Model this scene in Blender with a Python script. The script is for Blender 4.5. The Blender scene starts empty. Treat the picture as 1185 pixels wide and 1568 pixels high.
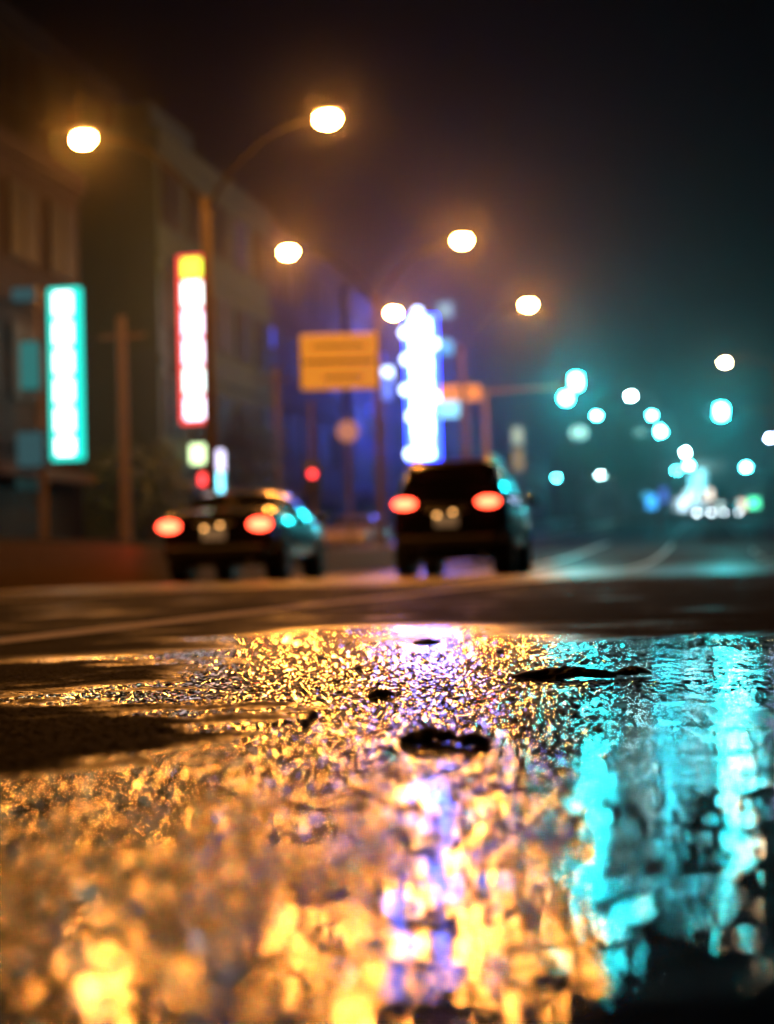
import bpy, math, random
import numpy as np
from mathutils import Vector, Matrix
random.seed(4)
scene = bpy.context.scene
scene.view_settings.view_transform = 'Standard'
scene.view_settings.look = 'None'
scene.view_settings.exposure = 0
ANG = -math.atan(0.2)          # heading of the road
H = 0.15                       # camera height

def prof(y):
    if y < 28: return 0.0
    if y < 60: return 0.035*(y-28)**2/64.0
    if y < 215: return 0.56+0.035*(y-60)
    if y < 245: return 5.985+0.035*(y-215)-0.035*(y-215)**2/60.0
    return 6.51
def st(s, t):                  # road coords -> world
    return (s*0.19612+t*0.98058, s*0.98058-t*0.19612)

# ------------------------------------------------------------ materials
def nodemat(name):
    m = bpy.data.materials.new(name); m.use_nodes = True
    return m, m.node_tree.nodes, m.node_tree.links, m.node_tree.nodes['Principled BSDF']
def pmat(name, col, rough=0.5, metal=0.0, var=0.25, scale=6.0, bump=0.0, coat=0.0, emit=None, es=0.0, spec=0.5):
    m, n, l, b = nodemat(name)
    tc = n.new('ShaderNodeTexCoord'); nz = n.new('ShaderNodeTexNoise')
    nz.inputs['Scale'].default_value = scale; nz.inputs['Detail'].default_value = 6
    l.new(tc.outputs['Object'], nz.inputs['Vector'])
    mx = n.new('ShaderNodeMix'); mx.data_type = 'RGBA'
    mx.inputs['A'].default_value = (col[0]*(1-var), col[1]*(1-var), col[2]*(1-var), 1)
    mx.inputs['B'].default_value = (min(1,col[0]*(1+var)), min(1,col[1]*(1+var)), min(1,col[2]*(1+var)), 1)
    l.new(nz.outputs['Fac'], mx.inputs['Factor']); l.new(mx.outputs['Result'], b.inputs['Base Color'])
    b.inputs['Roughness'].default_value = rough; b.inputs['Metallic'].default_value = metal
    b.inputs['Coat Weight'].default_value = coat; b.inputs['Specular IOR Level'].default_value = spec
    if bump > 0:
        bp = n.new('ShaderNodeBump'); bp.inputs['Distance'].default_value = bump
        l.new(nz.outputs['Fac'], bp.inputs['Height']); l.new(bp.outputs['Normal'], b.inputs['Normal'])
    if emit:
        b.inputs['Emission Color'].default_value = (*emit, 1); b.inputs['Emission Strength'].default_value = es
        m.cycles.emission_sampling='NONE'
    return m
def emat(name, col, s, samp=None):
    m = bpy.data.materials.new(name); m.use_nodes = True
    n = m.node_tree.nodes; n.clear()
    e = n.new('ShaderNodeEmission'); o = n.new('ShaderNodeOutputMaterial')
    e.inputs['Color'].default_value = (*col, 1); e.inputs['Strength'].default_value = s
    m.node_tree.links.new(e.outputs[0], o.inputs['Surface'])
    if samp is None: samp = s>=6
    m.cycles.emission_sampling = 'FRONT' if samp else 'NONE'
    return m
M_STEEL = pmat('galvanised_steel', (0.12,0.09,0.07), 0.7, 0.0)
M_ARM = pmat('dark_steel', (0.025,0.022,0.02), 0.8, 0.0, spec=0.2)
M_DARK = pmat('dark_plastic', (0.02,0.02,0.02), 0.4)
M_CONC = pmat('concrete', (0.33,0.27,0.20), 0.75, bump=0.01, scale=9)
M_PAVE = pmat('paving', (0.16,0.14,0.13), 0.6, bump=0.004, scale=14)
M_PAINT = pmat('road_paint', (0.6,0.55,0.48), 0.4, var=0.2, scale=20)
M_PAINTY = pmat('road_paint_yellow', (0.75,0.50,0.10), 0.4, var=0.2, scale=20)
M_LEAF = pmat('tree_leaves', (0.06,0.10,0.035), 0.6, var=0.5, scale=2)
M_BARK = pmat('bark', (0.10,0.075,0.05), 0.9, bump=0.02, scale=12)
M_GLASSW = pmat('window_glass', (0.010,0.012,0.014), 0.6, var=0.3, spec=0.1)
M_RUB = pmat('rubber', (0.015,0.015,0.015), 0.7)
M_RIM = pmat('alloy', (0.45,0.45,0.46), 0.3, 0.9)
M_PLATE = pmat('plate', (0.5,0.5,0.46), 0.4, var=0.05, emit=(1,0.65,0.35), es=0.10)  # warm emission stands in for plate-lamp light on the plate
M_HEDGE = pmat('hedge_leaves', (0.05,0.08,0.03), 0.7, var=0.5)
SOD = (1.0,0.35,0.05)
L_SOD = emat('sodium_lamp', SOD, 1400)
L_TEAL = emat('signal_green', (0.012,0.74,0.82), 600)
L_FTEAL = emat('far_lamp_teal', (0.05,0.72,0.85), 330)
L_FWHT = emat('far_lamp_white', (0.5,0.95,0.92), 220)
L_FPUR = emat('far_lamp_violet', (0.6,0.6,1.0), 130)
L_FDIM = emat('far_lamp_dim', (0.35,0.75,0.65), 2.5)
L_RED = emat('signal_red', (1.0,0.04,0.04), 7)
L_TAIL = emat('tail_light', (1.0,0.06,0.025), 17)
L_HEAD = emat('head_light', (0.75,0.9,1.0), 30)

# ------------------------------------------------------------ builders
class Part:
    def __init__(s): s.v=[]; s.f=[]
    def box(s, c, d, top=1.0):
        i=len(s.v); x,y,z=c; a,b,h=d[0]/2,d[1]/2,d[2]/2
        for k,(zz,q) in enumerate(((-h,1.0),(h,top))):
            for sx,sy in ((-1,-1),(1,-1),(1,1),(-1,1)):
                s.v.append((x+sx*a*q,y+sy*b*q,z+zz))
        for q in ((0,3,2,1),(4,5,6,7),(0,1,5,4),(1,2,6,5),(2,3,7,6),(3,0,4,7)): s.f.append(tuple(i+k for k in q))
        return s
    def tube(s, pts, rad, n=10):
        i0=len(s.v); pts=[Vector(p) for p in pts]
        for k,p in enumerate(pts):
            d=(pts[min(k+1,len(pts)-1)]-pts[max(k-1,0)]).normalized()
            u=d.orthogonal().normalized() if abs(d.z)<0.95 else Vector((1,0,0))
            if abs(d.z)<0.95: u=d.cross(Vector((0,0,1))).normalized()
            w=d.cross(u).normalized(); r=rad[k] if hasattr(rad,'__len__') else rad
            for j in range(n):
                a=2*math.pi*j/n
                s.v.append(tuple(p+u*math.cos(a)*r+w*math.sin(a)*r))
        for k in range(len(pts)-1):
            for j in range(n):
                a=i0+k*n+j; b=i0+k*n+(j+1)%n
                s.f.append((a,b,b+n,a+n))
        s.f.append(tuple(i0+j for j in range(n))[::-1]); s.f.append(tuple(i0+(len(pts)-1)*n+j for j in range(n)))
        return s
    def ell(s, c, r, nu=10, nv=6):
        i0=len(s.v)
        s.v.append((c[0],c[1],c[2]-r[2]))
        for a in range(1,nv):
            th=math.pi*a/nv
            for b in range(nu):
                ph=2*math.pi*b/nu
                s.v.append((c[0]+r[0]*math.sin(th)*math.cos(ph),c[1]+r[1]*math.sin(th)*math.sin(ph),c[2]-r[2]*math.cos(th)))
        s.v.append((c[0],c[1],c[2]+r[2])); last=len(s.v)-1
        for b in range(nu):
            s.f.append((i0,i0+1+(b+1)%nu,i0+1+b))
            s.f.append((last,last-nu+b,last-nu+(b+1)%nu))
            for a in range(nv-2):
                p=i0+1+a*nu
                s.f.append((p+b,p+(b+1)%nu,p+nu+(b+1)%nu,p+nu+b))
        return s
    def make(s, name, mat, parent=None, bevel=0, smooth=False):
        me=bpy.data.meshes.new(name); me.from_pydata(s.v,[],s.f); me.update()
        o=bpy.data.objects.new(name,me); scene.collection.objects.link(o)
        if isinstance(mat,(list,tuple)):
            for m in mat: me.materials.append(m)
        else: me.materials.append(mat)
        if parent: o.parent=parent
        if smooth:
            for p in me.polygons: p.use_smooth=True
        if bevel:
            b=o.modifiers.new('bevel','BEVEL'); b.width=bevel; b.segments=2
        return o
def empty(name, loc, rot=ANG):
    e=bpy.data.objects.new(name,None); scene.collection.objects.link(e)
    e.location=loc; e.rotation_euler=(0,0,rot); return e

# ------------------------------------------------------------ ground & road
def road_mat(near):
    m,n,l,b=nodemat('asphalt_near' if near else 'asphalt')
    tc=n.new('ShaderNodeTexCoord')
    nz=n.new('ShaderNodeTexNoise'); nz.inputs['Scale'].default_value=160 if near else 0.35; nz.inputs['Detail'].default_value=5
    l.new(tc.outputs['Object'],nz.inputs['Vector'])
    cr=n.new('ShaderNodeValToRGB'); l.new(nz.outputs['Fac'],cr.inputs['Fac'])
    cr.color_ramp.elements[0].color=(0.028,0.025,0.022,1); cr.color_ramp.elements[0].position=0.3
    cr.color_ramp.elements[1].color=(0.080,0.070,0.060,1); cr.color_ramp.elements[1].position=0.75
    l.new(cr.outputs['Color'],b.inputs['Base Color'])
    df=n.new('ShaderNodeBsdfDiffuse'); l.new(cr.outputs['Color'],df.inputs['Color']); ms=n.new('ShaderNodeMixShader')
    l.new(df.outputs[0],ms.inputs[1]); l.new(b.outputs[0],ms.inputs[2]); l.new(ms.outputs[0],n['Material Output'].inputs['Surface'])
    def mp(src,a,b_,c,d):
        m0=n.new('ShaderNodeMapRange'); m0.interpolation_type='SMOOTHSTEP'; l.new(src,m0.inputs['Value'])
        for k,x in zip(('From Min','From Max','To Min','To Max'),(a,b_,c,d)): m0.inputs[k].default_value=x
        return m0.outputs['Result']
    def op(o_,a,b_):
        q=n.new('ShaderNodeMath'); q.operation=o_; l.new(a,q.inputs[0]); l.new(b_,q.inputs[1]); return q.outputs[0]
    if near:
        at=n.new('ShaderNodeAttribute'); at.attribute_name='wet'
        l.new(mp(at.outputs['Fac'],0.12,0.38,0.65,0.07),b.inputs['Roughness'])
        l.new(mp(at.outputs['Fac'],0.08,0.36,0.14,1.0),ms.inputs[0])
        b.inputs['IOR'].default_value=1.5
    else:
        sx=n.new('ShaderNodeSeparateXYZ'); l.new(tc.outputs['Object'],sx.inputs[0]); Yc=sx.outputs['Y']
        l.new(mp(nz.outputs['Fac'],0.3,0.7,0.30,0.52),b.inputs['Roughness'])
        l.new(op('MULTIPLY',mp(Yc,12,24,0.20,1.0),mp(Yc,28,44,1.0,0.12)),ms.inputs[0])
        n2=n.new('ShaderNodeTexNoise'); n2.inputs['Scale'].default_value=60; n2.inputs['Detail'].default_value=3
        l.new(tc.outputs['Object'],n2.inputs['Vector'])
        bp=n.new('ShaderNodeBump'); bp.inputs['Distance'].default_value=0.006; l.new(n2.outputs['Fac'],bp.inputs['Height'])
        l.new(bp.outputs['Normal'],b.inputs['Normal'])
    return m
M_ROADN=road_mat(True); M_ROAD=road_mat(False)
M_EARTH=pmat('earth',(0.05,0.045,0.035),0.9,bump=0.05,scale=1)

def strip(name, t0, t1, s0, s1, dz, mat, ds=3.0, sideh=None):
    n=max(2,int((s1-s0)/ds)+1); P=Part()
    for i in range(n):
        s=s0+(s1-s0)*i/(n-1)
        for t in (t0,t1):
            x,y=st(s,t); P.v.append((x,y,prof(y)+dz))
        if sideh:
            for t in (t0,t1):
                x,y=st(s,t); P.v.append((x,y,prof(y)+dz-sideh))
    w=4 if sideh else 2
    for i in range(n-1):
        a=i*w; P.f.append((a,a+1,a+w+1,a+w))
        if sideh:
            P.f.append((a+2,a,a+w,a+w+2)); P.f.append((a+1,a+3,a+w+3,a+w+1))
    if sideh:
        P.f.append((0,2,3,1)); a=(n-1)*w; P.f.append((a,a+1,a+3,a+2))
    return P.make(name,mat)
P=Part(); ys=[-60]+list(range(-20,28,12))+list(range(28,260,4))+[300,500,1500]
xs=[-900,-200,-60,0,60,200,900]
for y in ys:
    for x in xs: P.v.append((x,y,prof(y)-0.06))
for j in range(len(ys)-1):
    for i in range(len(xs)-1):
        a=j*len(xs)+i; P.f.append((a,a+1,a+len(xs)+1,a+len(xs)))
P.make('ground',M_EARTH)
P=Part(); ys=[-40,-10,0,4,8,11,12.5,14,16,20,24,28]+list(range(30,262,3))
for y in ys:
    dz=-0.02 if y<12 else (-0.004 if y>=14 else -0.012)
    for x0 in (-60,-20,-5,0,5,20,60): 
        P.v.append((0.2*y+x0,y,prof(y)+dz))
for j in range(len(ys)-1):
    for i in range(6):
        a=j*7+i; P.f.append((a,a+1,a+8,a+7))
P.make('road',M_ROAD)

# --- detailed foreground asphalt
R=1750; C=640
D=0.33*np.exp(np.linspace(0,np.log(15.0/0.33),R))
K=np.linspace(-1,1,C)
Dg,Kg=np.meshgrid(D,K,indexing='ij')
X=Kg*(0.42*Dg+0.12); Y=Dg
def h2(ix,iy,s):
    a=(ix.astype(np.int64)*374761393+iy.astype(np.int64)*668265263+s*982451653)&0xffffffff
    a=((a^(a>>13))*1274126177)&0xffffffff
    a=a^(a>>16)
    return (a&0xffffff)/float(0xffffff)
def vnoise(x,y,sc,seed):
    x=x*sc; y=y*sc; ix=np.floor(x); iy=np.floor(y); fx=x-ix; fy=y-iy
    fx=fx*fx*(3-2*fx); fy=fy*fy*(3-2*fy)
    a=h2(ix,iy,seed);b=h2(ix+1,iy,seed);c=h2(ix,iy+1,seed);d=h2(ix+1,iy+1,seed)
    return (a*(1-fx)+b*fx)*(1-fy)+(c*(1-fx)+d*fx)*fy
def grains(x,y,cell,seed):
    gx=x/cell; gy=y/cell; ix=np.floor(gx); iy=np.floor(gy)
    out=np.zeros_like(x)
    for dx in (-1,0,1):
        for dy in (-1,0,1):
            jx=ix+dx; jy=iy+dy
            cx=jx+0.1+0.8*h2(jx,jy,seed); cy=jy+0.1+0.8*h2(jx,jy,seed+1)
            r=0.40+0.35*h2(jx,jy,seed+2); a=0.35+0.65*h2(jx,jy,seed+3)
            q=1-((gx-cx)**2+(gy-cy)**2)/(r*r)
            out=np.maximum(out,a*np.sqrt(np.maximum(q,0)))
    return out
def sm(a,b,x):
    t=np.clip((x-a)/(b-a),0,1); return t*t*(3-2*t)
def gau(x,y,cx,cy,rx,ry): return np.exp(-((x-cx)/rx)**2-((y-cy)/ry)**2)
wn=vnoise(X,Y,3.1,5)*0.5+vnoise(X,Y,8.3,7)*0.3+vnoise(X,Y,21,9)*0.2-0.5
wn2=vnoise(X,Y,13,15)*0.6+vnoise(X,Y,34,17)*0.4-0.5
wx=X+0.25*wn*np.minimum(Y,2)*0.35; wy=Y*(1+0.25*wn)
left=1-sm(0.07,0.13,wx/np.maximum(wy,0.3))
W=0.10+0.38*(1-sm(2.7,3.3,wy))
W+=0.56*sm(0.085,0.15,wx/np.maximum(wy,0.3))*(1-sm(2.6,3.2,wy))
W+=0.38*gau(wx,wy,-0.05,3.6,0.36,0.6)
W+=0.34*(1-sm(1.0,1.4,wy))
W+=0.14*(1-sm(0.60,0.75,wy))
W+=0.24*gau(wx/np.maximum(wy,.3),wy,0.035,1.4,0.035,0.9)
W+=0.42*wn+0.26*wn2*left*(1-sm(2.4,3.2,wy))
W-=1.0*gau(wx+0.10*wn2,wy,-0.44,1.52,0.27,0.38)
W-=0.60*gau(wx,wy,-0.80,2.5,0.40,0.42)
M=0.0055*(0.66-W)
g=grains(X,Y,0.0090,11)*0.0026+grains(X,Y,0.0042,31)*0.0011
far=sm(3.5,8,Y)
g=g*(1-0.6*far)+grains(X,Y,0.03,51)*0.002*far
M=np.clip(M,-0.012,0.004)
edge=sm(11,15,Y)
Z=(M+g)*(1-edge)+edge*0.0
V=np.stack([X,Y,Z],axis=-1).reshape(-1,3).astype(np.float32)
idx=np.arange(R*C).reshape(R,C)
F=np.stack([idx[:-1,:-1],idx[:-1,1:],idx[1:,1:],idx[1:,:-1]],axis=-1).reshape(-1,4).astype(np.int32)
me=bpy.data.meshes.new('wet_asphalt'); me.vertices.add(len(V)); me.vertices.foreach_set('co',V.ravel())
me.loops.add(F.size); me.loops.foreach_set('vertex_index',F.ravel())
me.polygons.add(len(F)); me.polygons.foreach_set('loop_start',np.arange(0,F.size,4,dtype=np.int32))
me.polygons.foreach_set('use_smooth',np.ones(len(F),dtype=bool))
at=me.attributes.new('wet','FLOAT','POINT'); at.data.foreach_set('value',np.clip(W,0,1).ravel().astype(np.float32))
me.update(calc_edges=True); me.materials.append(M_ROADN)
o=bpy.data.objects.new('wet_asphalt',me); scene.collection.objects.link(o)

# --- puddle water: thin rippled film over the stones on the left, deeper calmer water on the right
m,n,l,b=nodemat('puddle_water')
b.inputs['Base Color'].default_value=(0.002,0.002,0.002,1); b.inputs['IOR'].default_value=1.5
tc=n.new('ShaderNodeTexCoord')
def nz(scale,detail,vec,rough=0.5):
    a=n.new('ShaderNodeTexNoise'); a.inputs['Scale'].default_value=scale; a.inputs['Detail'].default_value=detail; a.inputs['Roughness'].default_value=rough
    l.new(vec,a.inputs['Vector']); return a.outputs['Fac']
def math_(op,a,b_=None):
    q=n.new('ShaderNodeMath'); q.operation=op
    for i,v in enumerate((a,b_)):
        if v is None: continue
        if isinstance(v,(int,float)): q.inputs[i].default_value=v
        else: l.new(v,q.inputs[i])
    return q.outputs[0]
def mrange(v,a,b_,c,d):
    q=n.new('ShaderNodeMapRange'); q.interpolation_type='SMOOTHSTEP'; l.new(v,q.inputs['Value'])
    for k,x in zip(('From Min','From Max','To Min','To Max'),(a,b_,c,d)): q.inputs[k].default_value=x
    return q.outputs['Result']
def bump(h,dist,prev=None):
    q=n.new('ShaderNodeBump'); q.inputs['Distance'].default_value=dist; l.new(h,q.inputs['Height'])
    if prev: l.new(prev,q.inputs['Normal'])
    return q.outputs['Normal']
OB=tc.outputs['Object']; sx=n.new('ShaderNodeSeparateXYZ'); l.new(OB,sx.inputs[0])
k_=math_('ADD',math_('SUBTRACT',sx.outputs['X'],math_('MULTIPLY',sx.outputs['Y'],0.10)),math_('MULTIPLY',math_('SUBTRACT',nz(6,2,OB),0.5),0.12))
deep=mrange(k_,-0.03,0.06,0.0,1.0)
near_=mrange(sx.outputs['Y'],0.50,0.60,1.0,0.0)
nearw=mrange(sx.outputs['Y'],0.85,1.35,1.0,0.0)
farw=mrange(nearw,0,1,1.0,0.40)
kc=math_('ABSOLUTE',math_('SUBTRACT',math_('DIVIDE',sx.outputs['X'],sx.outputs['Y']),0.033))
chan=mrange(kc,0.020,0.045,0.42,1.0)
patch=math_('MULTIPLY',mrange(nz(22,2,OB),0.36,0.62,0.55,1.35),mrange(nz(8,1,OB),0.38,0.60,0.65,1.1))
film=math_('MULTIPLY',math_('MULTIPLY',math_('MULTIPLY',mrange(deep,0,1,1.0,0.62),chan),mrange(near_,0,1,1.0,0.5)),patch)
N=bump(nz(15,3,OB),0.0022)
N=bump(math_('MULTIPLY',math_('MULTIPLY',nz(40,1,OB),film),nearw),0.0023,N)
N=bump(math_('MULTIPLY',math_('MULTIPLY',nz(95,1,OB),film),farw),0.0009,N)
N=bump(math_('MULTIPLY',math_('MULTIPLY',nz(260,1,OB),film),farw),0.00045,N)
l.new(N,b.inputs['Normal'])
b.inputs['Roughness'].default_value=0.035
P=Part(); P.v=[(-0.25,0.34,0),(0.25,0.34,0),(1.9,4.6,0),(-1.9,4.6,0)]; P.f=[(0,1,2,3)]
P.make('puddle',m)

# markings
strip('lane_line',-1.66,-1.54,14.5,70,0.004,M_PAINT)
P=Part()
def line_near(t0,t1,s0,s1,z0):
    n=60
    i0=len(P.v)
    for i in range(n):
        s=s0+(s1-s0)*i/(n-1)
        for t in (t0,t1):
            x,y=st(s,t); P.v.append((x,y,z0))
    for i in range(n-1): P.f.append((i0+2*i,i0+2*i+1,i0+2*i+3,i0+2*i+2))
line_near(-1.68,-1.52,2.2,14.5,0.0078); line_near(-4.70,-4.50,6,14.5,0.0078)
P.make('lane_line',pmat('worn_road_paint',(0.48,0.37,0.22),0.7,var=0.5,scale=12))
strip('lane_line',-4.70,-4.50,14.5,75,0.004,M_PAINT)
strip('lane_line',-7.75,-7.6,5,130,0.004,M_PAINTY)
for s in range(16,60,8): strip('lane_line',1.40,1.52,s,s+3,0.004,M_PAINT)
for s in range(90,210,9): 
    strip('lane_line',1.40,1.55,s,s+4,0.006,M_PAINT); strip('lane_line',-2.0,-1.85,s,s+4,0.006,M_PAINT)
strip('stop_line',-7.4,7.5,62.0,62.5,0.006,pmat('worn_stop_line',(0.18,0.16,0.14),0.8,var=0.4,scale=5))
strip('median_barrier',-10.1,-8.75,-20,55,0.60,M_CONC,sideh=0.60)
strip('median_hedge',-9.9,-8.95,-20,27,0.68,M_HEDGE,sideh=0.3)
strip('median_kerb',-10.0,-8.9,74,200,0.15,M_CONC,sideh=0.15)
strip('pavement',-40,-13.6,-20,230,0.13,M_PAVE,sideh=0.15)
strip('pavement',9.5,40,-20,54,0.13,M_PAVE,sideh=0.15)
strip('pavement',9.0,40,84,230,0.13,M_PAVE,sideh=0.15)

# ------------------------------------------------------------ street lamps
def double_lamp(x,y,ztop,half=2.55,lens=None):
    g=prof(y); e=empty('street_lamp',(x,y,g)); h=ztop-g
    P=Part(); P.tube([(0,0,0),(0,0,0.5),(0,0,h-1.4)],[0.16,0.13,0.085],12)
    P.box((0,0,0.2),(0.42,0.42,0.4)); P.make('pole',M_STEEL,e)
    P=Part()
    for s in (-1,1):
        pts=[(0,0,h-1.75)]+[(s*half*0.9*(k/8),0,h-1.75+1.72*math.sin(math.pi/2*(k/8)**0.8)) for k in range(1,9)]
        P.tube(pts,[0.05]*4+[0.035]*5,8)
    P.make('arms',M_ARM,e)
    P=Part(); Q=Part()
    for s in (-1,1):
        P.ell((s*half,0,h+0.14),(0.38,0.16,0.09),12,6); Q.ell((s*half,0,h-0.03),(0.24,0.14,0.16),8,5)
    P.make('lamp_housing',M_DARK,e,smooth=True); Q.make('lamp_lens',lens or L_SOD,e)
for (x,y,z) in [(-3.47,32,9.06),(-0.17,46,9.42),(2.94,60,9.80)]:
    double_lamp(x,y,z)
double_lamp(-6.7,17,8.9,lens=emat('sodium_lamp_soft',SOD,450))  # out-of-view lamp continuing the row, added for car and road highlights

def arm_lamp(a,e_,h,mat,side=1.0,arm=1.6,r=0.19,D=None):
    if D is None:
        D=(h-1.54-0.15)/(e_-0.035) if e_>0.036 else 150
    x=a*D; z=H+e_*D; g=prof(D); e=empty('street_lamp',(x+side*arm,D,g),0)
    hh=z-g
    P=Part(); P.tube([(0,0,0),(0,0,hh*0.5),(0,0,hh-0.4),(-side*0.3,0,hh+0.02),(-side*arm*0.6,0,hh+0.12),(-side*arm,0,hh+0.14)],[0.11,0.09,0.07,0.05,0.045,0.04],8)
    P.make('pole',M_STEEL,e)
    P=Part(); P.ell((-side*arm,0,hh+0.12),(0.34,0.2,0.1),10,5); P.make('lamp_housing',M_DARK,e,smooth=True)
    P=Part(); P.ell((-side*arm,0,hh),(r,r,r*0.8),6,4); P.make('lamp_lens',mat,e)
arm_lamp(0.2126,0.1227,8,emat('warm_lamp',(1,0.62,0.3),260),1.0,2.4,0.18,75)
for a,e_,h,mt,r in [(.1535,.1033,8,L_FWHT,.19),(.1318,.0917,8,L_FTEAL,.21),(.1662,.0909,8,L_FTEAL,.2),(.1708,.0806,8,L_FTEAL,.38),
        (.1582,.0797,8,L_FDIM,.5),(.1205,.0811,8,L_FDIM,.75),(.1056,.0535,5,L_FTEAL,.2),(.1230,.0531,5,L_FDIM,.5),(.1332,.0544,5,L_FWHT,.28),
        (.1862,.0672,8,L_FWHT,.30),(.1880,.0591,5,L_FTEAL,.27),(.1806,.0560,5,L_FTEAL,.22),(.1952,.0536,5,L_FWHT,.32),(.2236,.0569,5,L_FTEAL,.30),
        (.2391,.0748,8,L_FPUR,.25),(.197,.0455,4,L_FWHT,.38)]:
    arm_lamp(a,e_,h,mt,1.0 if a>.14 else -1.0,1.4,r)

# ------------------------------------------------------------ signals
def signal_head(e,x,z,lit,ncell=3,horizontal=True,mat_on=L_TEAL,r=0.15,y=-0.1):
    P=Part()
    if horizontal: P.box((x,y,z),(0.42*ncell,0.22,0.42))
    else: P.box((x,y,z),(0.42,0.22,0.42*ncell))
    P.make('signal_housing',M_DARK,e,bevel=0.04)
    for k in range(ncell):
        o=(k-(ncell-1)/2)*0.40
        c=(x+o,y-0.13,z) if horizontal else (x,y-0.13,z-o)
        P=Part(); P.ell(c,(r,0.05,r),10,5); P.make('signal_lens',mat_on if k==lit else M_DARK,e)
        P=Part(); P.tube([(c[0],c[1]+0.02,c[2]+r),(c[0],c[1]-0.18,c[2]+r)],0.03,6); P.make('visor',M_DARK,e)
e=empty('traffic_light',(4.4,70,prof(70)),0); g=prof(70)
P=Part(); P.tube([(0,0,0),(0,0,6.9)],[0.17,0.12],12); P.tube([(-1.8,0,6.7),(0,0,6.8),(4.4,0,7.0)],[0.08,0.09,0.05],8); P.box((0,0,0.2),(0.5,0.5,0.4)); P.make('mast',pmat('mast_paint',(0.35,0.17,0.05),0.6),e)
signal_head(e,3.95,7.12,1,3,True,r=0.32); signal_head(e,3.7,6.42,0,2,True,r=0.23)
e=empty('traffic_light',(20.5,70,prof(70)),0)
P=Part(); P.tube([(0,0,0),(0,0,5.9)],[0.15,0.10],12); P.tube([(0,0,5.6),(-6.3,0,5.75)],[0.09,0.05],8); P.make('mast',M_STEEL,e)
signal_head(e,-5.9,5.65,1,3,True,r=0.30)
e=empty('pedestrian_light',(-1.82,40,prof(40)),0)
P=Part(); P.tube([(0,0,0),(0,0,4.3)],[0.07,0.055],10); P.make('post',M_STEEL,e)
signal_head(e,0.0,2.25,0,2,False,mat_on=L_RED,r=0.09)
M_AMB=pmat('amber_sign',(0.75,0.42,0.05),0.5,var=0.12,scale=1.5,emit=(1.0,0.40,0.04),es=0.36)  # emission stands in for street-lamp light falling on the panel
M_AMBD=pmat('amber_sign_band',(0.3,0.15,0.03),0.5)
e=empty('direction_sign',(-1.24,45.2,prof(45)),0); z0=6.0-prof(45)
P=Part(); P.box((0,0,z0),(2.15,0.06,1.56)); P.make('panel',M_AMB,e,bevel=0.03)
P=Part(); P.box((0,-0.045,z0),(2.0,0.02,0.12)); P.box((0,-0.04,z0+0.43),(1.5,0.01,0.10)); P.box((0.1,-0.04,z0-0.45),(1.1,0.01,0.10)); P.make('lettering',M_AMBD,e)
P=Part(); P.tube([(1.1,0.1,z0-0.5),(-0.9,0.1,z0-0.5)],0.05,8); P.tube([(1.1,0.1,z0+0.5),(-0.9,0.1,z0+0.5)],0.05,8); P.tube([(1.12,0.15,0),(1.12,0.15,z0+0.9)],[0.1,0.08],10); P.make('bracket',M_STEEL,e)
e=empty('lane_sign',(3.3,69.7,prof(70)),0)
P=Part(); P.box((0,0,6.75),(1.8,0.06,0.68)); P.make('panel',pmat('amber_sign_far',(0.75,0.42,0.05),0.5,emit=(1.0,0.38,0.05),es=0.45),e,bevel=0.03)  # panel glow added to brighten the sign through the haze
P=Part(); P.box((0,-0.045,6.75),(1.3,0.02,0.08)); P.box((0.3,0.03,6.75),(0.06,0.04,0.9)); P.tube([(0.3,0.3,0),(0.3,0.1,6.5)],0.05,8); P.make('bracket',M_AMBD,e)
e=empty('traffic_sign',(-1.25,54,prof(54)),0)
P=Part(); P.tube([(0,0,0),(0,0,4.9)],0.05,8); P.make('post',M_STEEL,e)
P=Part(); P.tube([(0,-0.06,4.4),(0,-0.09,4.4)],0.36,24); P.make('disc',pmat('sign_face_white',(0.4,0.3,0.3),0.5,emit=(0.9,0.6,0.55),es=0.12),e)  # faint emission stands in for light reflected by the disc
for (x,y,h) in ((-6.5,40,6.4),(-4.1,61,7.2),(-9.9,36,7)):
    e=empty('utility_pole',(x,y,prof(y)+0.12))
    P=Part(); P.tube([(0,0,0),(0,0,h)],[0.17,0.11],12); P.box((0,0,h-0.5),(1.2,0.08,0.08)); P.make('pole',M_STEEL,e)
e=empty('banner_post',(7.4,90,prof(90)),0)
P=Part(); P.tube([(0,0,0),(0,0,6.2)],0.06,8); P.make('post',M_STEEL,e)
P=Part(); P.box((0,-0.1,5.75),(0.62,0.1,0.95)); P.make('panel_top',emat('banner_pale',(0.75,0.85,0.6),0.6),e)
P=Part(); P.box((0,-0.1,4.4),(0.62,0.1,1.2)); P.make('panel_low',emat('banner_amber',(0.9,0.6,0.2),0.35),e)

# ------------------------------------------------------------ signs
def blade_sign(name,x,y,z0,z1,w,panels,frame,off=0.0,bracket=1.0,pw=0.14):
    e=empty(name,(x,y,0))
    P=Part(); P.box((0,0.08,(z0+z1)/2),(w+0.10,0.22,z1-z0+0.1)); P.make('frame',frame,e,bevel=0.03)
    z=z1; tot=sum(p[0] for p in panels)
    for i,(f,mt) in enumerate(panels):
        h=(z1-z0)*f/tot; P=Part(); P.box((0,-0.08,z-h/2),(w-pw,0.10,h-0.15)); P.make('lit_panel',mt,e,bevel=0.05); z-=h
    P=Part()
    for zz in (z0+0.4,z1-0.4): P.tube([(-w/2,0.1,zz),(-w/2-bracket,0.1,zz)],0.04,8)
    P.make('bracket',M_STEEL,e)
    return e
S_WHT=emat('sign_white',(0.80,1.0,0.97),4.5,True); S_WPUR=emat('sign_white_violet',(0.9,0.8,1.0),4.5,True)
S_TEAL=emat('sign_teal',(0.01,0.75,0.60),1.8); S_RED=emat('sign_red',(1.0,0.06,0.05),2.0)
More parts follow.
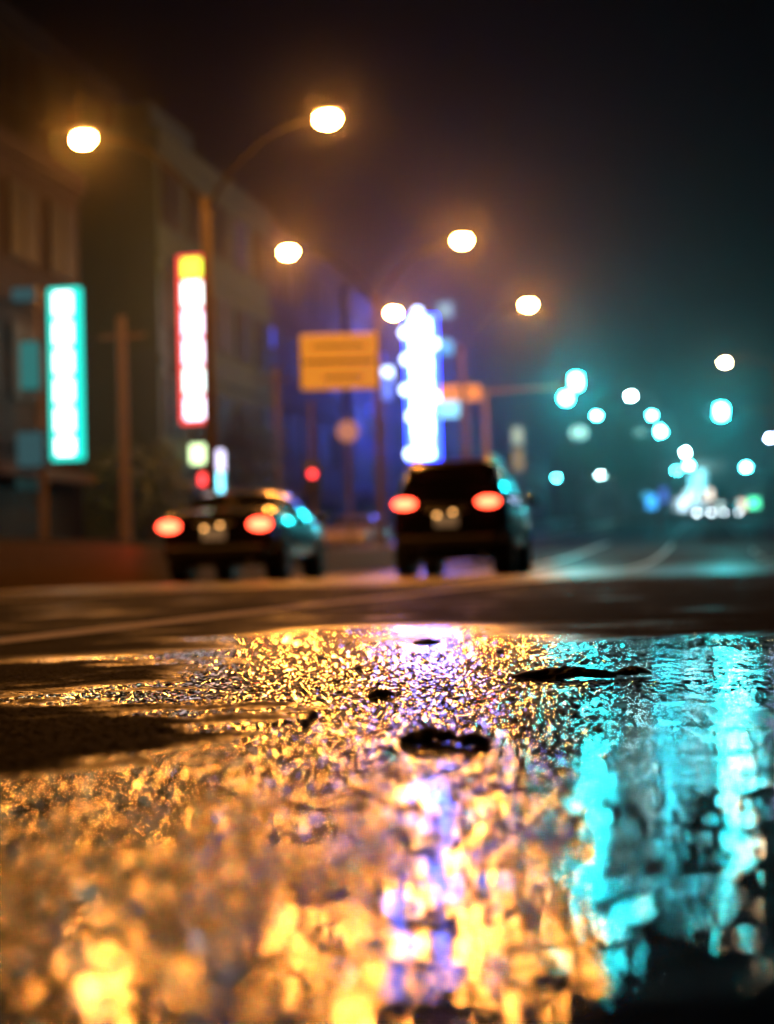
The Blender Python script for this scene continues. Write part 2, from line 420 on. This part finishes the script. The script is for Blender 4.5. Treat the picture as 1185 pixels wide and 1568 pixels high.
S_YG=emat('sign_yellowgreen',(0.62,1.0,0.05),3.0,True); S_BLUE=emat('sign_blue',(0.015,0.04,1.0),16.0,True)
S_BW=emat('sign_bluewhite',(0.08,0.15,1.0),75.0,True); S_YEL=emat('sign_yellow',(1.0,0.85,0.15),4.0)
blade_sign('shop_sign',-7.92,40,3.1,7.3,0.72,[(1,S_WHT)]*5+[(0.8,S_WPUR)],S_TEAL,bracket=0.5,pw=.24)
blade_sign('shop_sign',-5.92,50.4,4.9,10.1,0.88,[(0.8,S_YG)]+[(1,S_WHT),(1,S_WPUR),(1,S_WPUR),(1,S_WHT),(0.9,S_WPUR)],S_RED,bracket=0.4,pw=.26)
e=blade_sign('shop_sign',2.15,90,6.2,14.2,1.7,[(1,S_BW)]*6+[(0.5,S_YEL),(0.6,S_BW)],S_BLUE,bracket=0.8,pw=.6)
P=Part()
for zz,xx in ((14.4,-.1),(13.3,-.85),(11.8,-.8),(10.1,-.9),(8.6,-.6),(6.5,-.75),(12.6,.8),(9.6,.8)): P.ell((xx,-0.3,zz),(0.28,0.2,0.28),8,5)
P.make('bulbs',emat('sign_bulbs',(0.5,0.65,1.0),8,False),e)
def panel_sign(x,y,z,w,h,mt,name='shop_sign',d=0.2,rot=ANG):
    e=empty(name,(x,y,z),rot); P=Part(); P.box((0,0,0),(w,d,h)); P.make('lit_face',mt,e,bevel=0.03)
    P=Part(); P.box((0,d/2+0.03,0),(w+0.12,0.05,h+0.12)); P.make('case',M_DARK,e)
    P=Part(); P.tube([(0,d/2+.05,0),(0,d/2+0.7,0)],0.04,6); P.tube([(0,d/2+0.7,h/2),(0,d/2+0.7,-max(0.0,z-prof(y)))],0.05,6); P.make('bracket',M_STEEL,e)
T1=emat('dim_teal',(0.12,0.70,0.65),0.24); T2=emat('dim_cyan',(0.2,0.5,0.55),0.16); B1=emat('blue_panel',(0.05,0.10,0.9),1.0)
panel_sign(-8.25,37.5,5.1,0.42,1.1,T1); panel_sign(-8.3,37.6,3.15,0.58,0.8,T2); panel_sign(-8.35,37.4,6.75,0.5,0.3,T2)
panel_sign(-6.0,52,4.0,0.6,0.6,emat('lime_box',(0.75,1.0,0.5),3)); panel_sign(-5.45,52,3.75,0.45,0.7,emat('lav_box',(0.75,0.7,1.0),3)); panel_sign(-5.5,51.8,3.05,0.5,0.6,emat('cyan_box',(0.2,0.8,1),5))
panel_sign(-5.85,51.6,3.15,0.22,0.35,emat('red_box',(1,0.05,0.05),5)); panel_sign(-4.75,67,9.9,0.45,0.8,B1); panel_sign(-5.4,67,9.9,0.8,0.5,emat('blue_dim',(0.05,0.07,0.5),0.4))
for a,e_,D_,w,h,mt in [(.0015,.1205,92,.8,.8,emat('b_a',(0.5,0.65,1),5)),(-.0005,.112,88,.9,1.2,emat('b_b',(0.15,0.25,1),1.4)),(.040,.1,93,1.2,1.3,emat('b_c',(0.3,0.8,1),1.6)),
        (.0395,.137,95,.8,.9,emat('b_d',(0.15,0.6,1),.9)),(.0395,.16,98,.9,.9,emat('b_e',(0.4,0.75,0.8),.6)),(-.012,.098,88,.7,.6,B1),(-.003,.131,88,.7,.4,B1)]:
    panel_sign(a*D_,D_,H+e_*D_,w,h,mt)
for a,e_,w,h,c,s in [(.182,.0349,1.3,1.2,(0.6,0.85,1),3),(.165,.0370,1.1,1.3,(0.05,0.4,1),2.2),(.172,.041,.6,1.4,(0.1,0.2,0.9),.9),(.189,.040,1.1,1.2,(0.5,0.95,1),2.4),(.1993,.0405,.9,1.0,(1,0.85,0.7),2.4),
        (.1955,.0325,1.3,.8,(0.6,0.85,1),3),(.2095,.0325,1.1,.8,(0.7,0.95,0.9),3),(.2196,.0335,.9,.9,(1,0.7,0.5),2.4),(.2277,.0345,1.0,.9,(0.1,1,0.5),3),(.196,.052,.9,1.2,(0.3,0.9,1),2.5),
        (.161,.041,.7,.7,(0.1,0.6,0.9),.8),(.193,.0475,1.4,1.6,(0.2,0.85,1),2.5)]:
    D_=150; panel_sign(a*D_,D_,H+e_*D_,w,h,emat('far_sign_light',c,s),rot=0)

# ------------------------------------------------------------ buildings
def building(name,x,y,w,d,h,col,floors,bays_f,bays_s,litcol=None,nlit=3,seed=1,rot=ANG):
    rr=random.Random(seed); e=empty(name,(x,y,prof(y)),rot)
    mw=pmat(name+'_wall',col,0.85,var=0.18,scale=0.7,bump=0.01,spec=0.15)
    P=Part(); P.box((-w/2,d/2,h/2-0.5),(w,d,h+1.0)); P.make('walls',mw,e)
    P=Part(); P.box((-w/2,-0.06,h+0.25),(w+0.3,0.2,0.5)); P.box((0.06,d/2,h+0.25),(0.2,d+0.3,0.5)); P.box((-w-0.05,d/2,h+0.25),(0.2,d,0.5))
    P.box((-w*0.5,d*0.4,h+1.1),(w*0.35,d*0.35,2.2)); P.make('roof_parapet',mw,e)
    fr=Part(); gl=Part(); lit=Part(); bands=Part(); fh=h/floors
    cells=[]
    for f in range(floors):
        z=fh*(f+0.55)
        for b in range(bays_f):
            yy=d*(b+0.5)/bays_f; cells.append(('f',yy,z))
        for b in range(bays_s):
            xx=-w*(b+0.5)/bays_s; cells.append(('s',xx,z))
        bands.box((0.05,d/2,fh*(f+1)-0.12),(0.10,d-0.02,0.16))
    lits=set(rr.sample(range(len(cells)),min(nlit,len(cells)))) if cells else set()
    for i,(k,q,z) in enumerate(cells):
        T=lit if i in lits else gl
        if k=='f':
            ww=d/bays_f*0.62; fr.box((0.03,q,z),(0.08,ww+0.16,fh*0.5+0.16)); T.box((0.06,q,z),(0.06,ww,fh*0.5)); fr.box((0.10,q,z),(0.03,0.05,fh*0.5))
        else:
            ww=w/bays_s*0.5; fr.box((q,-0.03,z),(ww+0.16,0.08,fh*0.45+0.16)); T.box((q,-0.06,z),(ww,0.06,fh*0.45)); fr.box((q,-0.10,z),(0.05,0.03,fh*0.45))
    fr.make('window_frames',pmat(name+'_frames',(0.03,0.027,0.024),0.7,spec=0.1),e); gl.make('windows',M_GLASSW,e); bands.make('floor_bands',mw,e)
    if lit.v: lit.make('lit_windows',emat(name+'_lit',litcol or (1,0.7,0.4),0.04),e)
    P=Part(); P.box((0.12,d*0.5,1.2),(0.1,d*0.8,2.2)); P.make('shopfront',M_GLASSW,e)
    P=Part(); P.box((0.3,d*0.5,2.7),(0.7,d*0.86,0.25)); P.make('awning',pmat(name+'_awning',(0.04,0.02,0.015),0.8),e)
building('brick_building',-10.2,34,14,10,10.6,(0.018,0.012,0.010),3,4,3,(0.3,0.8,0.75),3,1)
building('concrete_building',-6.95,50,3.6,13,13.4,(0.04,0.07,0.072),4,5,0,(0.6,0.6,1.0),4,2)
building('apartment_building',-11.2,46,22,16,16.5,(0.012,0.010,0.009),5,5,8,(1,0.6,0.3),2,3)
building('office_building',-4.9,66,18,14,13.5,(0.025,0.024,0.045),4,5,6,(0.25,0.3,0.9),4,4)
building('office_building',-1.7,84,16,18,13,(0.045,0.045,0.10),5,6,6,(0.2,0.3,1.0),6,5)
building('commercial_building',3.2,104,20,26,9,(0.05,0.06,0.08),3,8,6,(0.3,0.6,1.0),6,6)
building('commercial_building',12.0,150,22,30,7,(0.04,0.07,0.07),2,8,6,(0.3,0.9,0.8),6,7)
building('commercial_building',60,160,20,30,7,(0.04,0.07,0.07),2,8,8,(0.3,0.9,0.8),6,8)
building('low_shop_building',46,176,24,14,4.5,(0.08,0.08,0.08),1,4,6,(0.4,0.9,0.9),3,9,0)

# ------------------------------------------------------------ trees
def tree(x,y,h,r,seed,n=2600):
    rr=random.Random(seed); e=empty('tree',(x,y,prof(y)+0.1),rr.random()*6)
    P=Part(); P.tube([(0,0,0),(0.05,0,h*0.25),(0,0.05,h*0.5),(0.1,0,h*0.8)],[0.16,0.13,0.09,0.03],8)
    cl=[]
    for k in range(14):
        a=k*2.4; z=h*(0.35+0.045*k); L=r*(1.0-0.35*abs(k-6)/8)*rr.uniform(.7,1.1)
        p=(math.cos(a)*L*0.8,math.sin(a)*L*0.8,z+0.25*L+0.3); P.tube([(0,0,z-0.2),(p[0]*.5,p[1]*.5,z+0.2),p],[0.06,0.04,0.015],6); cl.append(p)
        cl.append((p[0]*.5+rr.uniform(-.3,.3),p[1]*.5,p[2]+rr.uniform(-.2,.5)))
    P.make('trunk',M_BARK,e)
    Q=Part()
    for i in range(n):
        c=rr.choice(cl); s=r*0.27
        p=Vector((c[0]+rr.gauss(0,s),c[1]+rr.gauss(0,s),c[2]+rr.gauss(0,s*.8)))
        u=Vector((rr.gauss(0,1),rr.gauss(0,1),rr.gauss(0,1))).normalized(); w=u.orthogonal().normalized(); L=rr.uniform(.06,.14)
        i0=len(Q.v); Q.v+= [tuple(p-u*L),tuple(p+w*L*.5),tuple(p+u*L),tuple(p-w*L*.5)]; Q.f.append((i0,i0+1,i0+2,i0+3))
    Q.make('leaves',M_LEAF,e)
for i,(x,y,h,r) in enumerate([(-7.4,44.5,2.6,0.9),(-6.9,47.5,2.8,1.0),(-4.9,58,4.5,1.3),(17,118,8,2.6),(19.5,128,7.5,2.6),(24,150,7,3),(13.5,112,5,2),(33,120,7,3)]): tree(x,y,h,r,i+3)

# ------------------------------------------------------------ cars
def car(name,x,y,rot,kind,col,tail=True,head=False):
    e=empty(name,(x,y,prof(y)),rot)
    if kind=='suv':
        Wd,L,r=0.94,4.45,0.37
        S=[(-0.03,.54,.88,1.05,1.08,.80),(0.0,.44,1.02,1.13,1.16,.88),(0.10,.38,1.08,1.20,1.24,.93),(0.48,.36,1.10,1.22,1.80,1.0),(0.75,.36,1.10,1.22,1.87,1.0),
           (1.6,.36,1.10,1.20,1.90,1.0),(2.5,.36,1.08,1.18,1.84,1.0),(3.25,.36,1.04,1.14,1.20,1.0),(4.0,.38,.96,1.04,1.06,.96),(4.35,.44,.80,.86,.88,.88),(4.45,.5,.70,.73,.75,.76)]
        typ=['','','rear','','side','side','front','','',''] ; wheels=(0.85,3.55)
    else:
        Wd,L,r=0.93,4.65,0.33
        S=[(-0.03,.48,.86,.95,.97,.80),(0.0,.40,.97,1.03,1.06,.88),(0.12,.35,.99,1.05,1.10,.93),(0.62,.32,.98,1.05,1.13,.98),(1.25,.32,.95,1.02,1.44,1.0),
           (1.9,.32,.92,1.0,1.50,1.0),(2.6,.32,.92,.99,1.45,1.0),(3.35,.32,.90,.96,1.01,1.0),(4.1,.34,.82,.88,.90,.96),(4.5,.40,.70,.74,.76,.88),(4.65,.45,.60,.64,.66,.76)]
        typ=['','','','rear','side','side','front','','',''] ; wheels=(0.95,3.70)
    body=pmat(name+'_paint',col,0.20,0.3,var=0.05,coat=0.6)
    glass=pmat(name+'_glass',(0.012,0.012,0.015),0.05,var=0.1)
    P=Part(); fm=[]
    NR=None
    for (yy,zb,zm,zbelt,zr,k) in S:
        w=Wd*k; cab=max(0,min(1,(zr-zbelt)/0.45)); wr=w*(0.93-0.17*cab)
        half=[(0,zb),(w*.82,zb),(w*.97,zb+.10),(w,(zb+zm)/2),(w*.97,zbelt),(wr,zbelt+(zr-zbelt)*0.86),(wr*.86,zr-0.005),(0,zr+0.015)]
        ring=half+[(-a,b) for a,b in half[-2:0:-1]]
        NR=len(ring)
        for a,b in ring: P.v.append((a,yy,b))
    for i in range(len(S)-1):
        for j in range(NR):
            a=i*NR+j; b=i*NR+(j+1)%NR; P.f.append((a,a+NR,b+NR,b))
            jj=j if j<7 else NR-1-j
            g=0
            if typ[i]=='side' and jj==4: g=1
            if typ[i] in ('rear','front') and jj in (5,6): g=1
            if typ[i] in ('rear','front') and jj==4: g=1 if typ[i]=='front' else 0
            fm.append(g)
    P.f.append(tuple(range(NR))); fm.append(0); a=(len(S)-1)*NR; P.f.append(tuple(range(a,a+NR))[::-1]); fm.append(0)
    o=P.make('body',[body,glass],e,smooth=True)
    for p,g in zip(o.data.polygons,fm): p.material_index=g
    ss=o.modifiers.new('sub','SUBSURF'); ss.levels=2; ss.render_levels=2
    T=Part(); Rm=Part(); A=Part()
    for wy in wheels:
        for sx in (-1,1):
            T.tube([(sx*(Wd-.24),wy,r),(sx*(Wd-.22),wy,r),(sx*(Wd-.03),wy,r),(sx*(Wd+.005),wy,r)],[r*.9,r,r,r*.92],28)
            Rm.tube([(sx*(Wd-.02),wy,r),(sx*(Wd+.012),wy,r)],[r*.62,r*.58],20)
            for q in range(5):
                an=q*2*math.pi/5; Rm.box((sx*(Wd+.018),wy+math.cos(an)*r*.3,r+math.sin(an)*r*.3),(0.02,0.07,0.07))
            A.tube([(sx*(Wd-.30),wy,r+.03),(sx*(Wd-.012),wy,r+.03)],[r*1.16,r*1.16],28)
    T.make('tyres',M_RUB,e); Rm.make('rims',M_RIM,e); A.make('wheel_arches',M_DARK,e)
    Q=Part()
    for sx in (-1,1): 
        if kind=='suv': Q.ell((sx*.66,-0.03,1.15),(.18,.07,.08),12,8) 
        else: Q.ell((sx*.72,-0.02,.88),(.18,.07,.09),12,8)
    Q.make('tail_lamps',L_TAIL if tail else M_DARK,e)
    Q=Part(); Q.box((0,-0.03,.54 if kind=='suv' else .47),(1.6,.14,.20)); Q.make('rear_bumper',M_DARK,e,bevel=0.05)
    Q=Part(); Q.box((0,-0.065,.86 if kind=='suv' else .74),(.36,.02,.17)); Q.make('licence_plate',M_PLATE,e)
    if tail:
        Q=Part(); 
        for sx in (-.14,.11): Q.ell((sx,-0.09,(.98 if kind=='suv' else .86)+sx*.15),(.028,.02,.018),6,4)
        Q.make('plate_lamps',emat('plate_lamp',(1,.45,.12),9,False),e)
    Q=Part(); Q.box((0,-0.05,(1.02 if kind=='suv' else .90)),(.62,.05,.035)); Q.make('boot_trim',M_RIM,e,bevel=0.01)
    Q=Part(); Q.tube([(.55,-0.08,.32),(.55,.3,.32)],.035,10); Q.make('exhaust',M_RIM,e)
    Q=Part()
    for sx in (-1,1): Q.ell((sx*(Wd+.11),L*.66,1.04 if kind!='suv' else 1.25),(.11,.06,.08),10,6); Q.box((sx*(Wd-.0),L*.66+.02,1.02 if kind!='suv' else 1.21),(.18,.04,.04))
    Q.make('door_mirrors',body,e,smooth=True)
    Q=Part()
    for sx in (-1,1): Q.ell((sx*.62,L-.10,.68),(.17,.10,.08),10,6)
    Q.make('head_lamps',L_HEAD if head else M_RIM,e,smooth=True)
    Q=Part(); Q.box((0,L-.02,.44),(1.3,.12,.18)); Q.make('grille',M_DARK,e,bevel=0.03)
    if kind=='suv':
        Q=Part()
        for sx in (-1,1): Q.tube([(sx*.62,.7,1.84),(sx*.62,.85,1.93),(sx*.62,2.3,1.92),(sx*.62,2.45,1.84)],.025,8)
        Q.box((0,.42,1.83),(1.15,.26,.035)); Q.make('roof_rails_and_spoiler',M_RIM,e,bevel=0.01)
    Q=Part(); Q.tube([(0,.9 if kind=='suv' else 1.5,1.47 if kind!='suv' else 1.87),(0,.75 if kind=='suv' else 1.35,1.62 if kind!='suv' else 1.99)],.012,6); Q.make('aerial',M_DARK,e)
    Q=Part(); Q.box((0,L/2,.32),(1.4,L*.8,.12)); Q.make('underbody',M_DARK,e)
    return e
car('suv_car',0.93,25.2,ANG*0.95,'suv',(0.012,0.012,0.014))
car('sedan_car',-2.66,24.8,ANG*0.80,'sedan',(0.014,0.013,0.016))
car('parked_car',-0.7,61,ANG+math.pi,'sedan',(0.5,0.42,0.36),tail=False)
car('oncoming_car',29.5,150,math.pi+ANG,'sedan',(0.2,0.2,0.22),tail=False,head=True)
car('oncoming_car',32.4,152,math.pi+ANG,'suv',(0.2,0.2,0.22),tail=False,head=True)

# ------------------------------------------------------------ debris
M_DLEAF=pmat('dead_leaf',(0.05,0.028,0.012),0.7,var=0.5,scale=40,bump=0.002)
def leaf(x,y,L,Wl,rot,seed,curl=0.012):
    rr=random.Random(seed); P=Part(); n=18; m_=8
    for i in range(n+1):
        u=i/n; ww=Wl*(math.sin(math.pi*min(1,u*0.96+.02))**0.7)*(1+0.25*math.sin(u*17+seed)+rr.uniform(-.15,.15))
        for j in range(m_+1):
            v=(j/m_-0.5)
            P.v.append(((u-.5)*L+rr.uniform(-.02,.02)*L,v*ww+0.05*L*math.sin(u*3+seed),0.002+curl*(0.35+0.65*math.sin(math.pi*u))*(1-abs(v*2)**2*0.9)*rr.uniform(.75,1.15)+curl*0.2*math.sin(u*11+seed)*abs(v)))
    for i in range(n):
        for j in range(m_):
            a=i*(m_+1)+j; P.f.append((a,a+1,a+m_+2,a+m_+1))
    o=P.make('fallen_leaf',M_DLEAF,None,smooth=False); o.location=(x,y,0.0005); o.rotation_euler=(0,0,rot)
    s=o.modifiers.new('solid','SOLIDIFY'); s.thickness=0.0012
leaf(0.222,2.08,0.135,0.05,0.1,1,0.013); leaf(0.315,2.12,0.055,0.04,0.6,2,0.010); leaf(0.030,1.37,0.050,0.040,0.3,3,0.012); leaf(0.066,1.33,0.036,0.026,-0.9,4,0.010)
leaf(-0.012,1.85,0.03,0.02,0.2,5,0.009); leaf(0.07,3.1,0.06,0.05,0.2,8,0.010)
rr=random.Random(9); P=Part()
for i in range(130):
    y=1.5+2.3*rr.random()**0.8; x=rr.uniform(-.34,.34)*y; q=rr.uniform(.0015,.004)*(1.5 if rr.random()<.1 else 1)
    i0=len(P.v); P.ell((x,y,q*.6+.001),(q*rr.uniform(.8,1.5),q*rr.uniform(.8,1.4),q*.8),7,5)
    for k in range(i0,len(P.v)):
        v=P.v[k]; P.v[k]=(v[0]+rr.uniform(-.2,.2)*q,v[1]+rr.uniform(-.2,.2)*q,v[2]+rr.uniform(-.2,.2)*q)
P.make('gravel',pmat('pebble',(0.07,0.06,0.05),0.35,var=0.4,scale=90))

# ------------------------------------------------------------ night haze (thin fog)
m=bpy.data.materials.new('fog'); m.use_nodes=True; n=m.node_tree.nodes; n.clear()
vs=n.new('ShaderNodeVolumeScatter'); vs.inputs['Density'].default_value=0.0010; vs.inputs['Anisotropy'].default_value=0.88; vs.inputs['Color'].default_value=(1,1,1,1)
o_=n.new('ShaderNodeOutputMaterial'); m.node_tree.links.new(vs.outputs[0],o_.inputs['Volume'])
P=Part(); P.box((10,103,14),(120,154,34)); P.make('night_haze',m)

# ------------------------------------------------------------ world
w=bpy.data.worlds.new('World'); scene.world=w; w.use_nodes=True; n=w.node_tree.nodes; l=w.node_tree.links
bg=n['Background']; sk=n.new('ShaderNodeTexSky'); sk.sky_type='NISHITA'; sk.sun_disc=False
sk.sun_elevation=math.radians(-5); sk.sun_rotation=math.radians(120); l.new(sk.outputs[0],bg.inputs['Color']); bg.inputs['Strength'].default_value=0.04
sun=bpy.data.lights.new('faint_added_sun','SUN'); sun.energy=0.004; sun.angle=math.radians(0.5); sun.color=(0.7,0.8,1)  # very weak sun lamp added; no moon is in view
so=bpy.data.objects.new('faint_added_sun',sun); scene.collection.objects.link(so); so.rotation_euler=(math.radians(50),0,math.radians(120))

# ------------------------------------------------------------ camera
cam=bpy.data.cameras.new('camera'); co=bpy.data.objects.new('camera',cam); scene.collection.objects.link(co)
cam.sensor_fit='HORIZONTAL'; cam.sensor_width=24; cam.lens=50; cam.clip_start=0.02; cam.clip_end=3000
co.matrix_world=Matrix.Translation((0,0,H))@Matrix.Rotation(math.radians(92.0),4,'X')@Matrix.Rotation(math.radians(-1.5),4,'Z')
cam.dof.use_dof=True; cam.dof.focus_distance=2.05; cam.dof.aperture_fstop=2.9
scene.camera=co
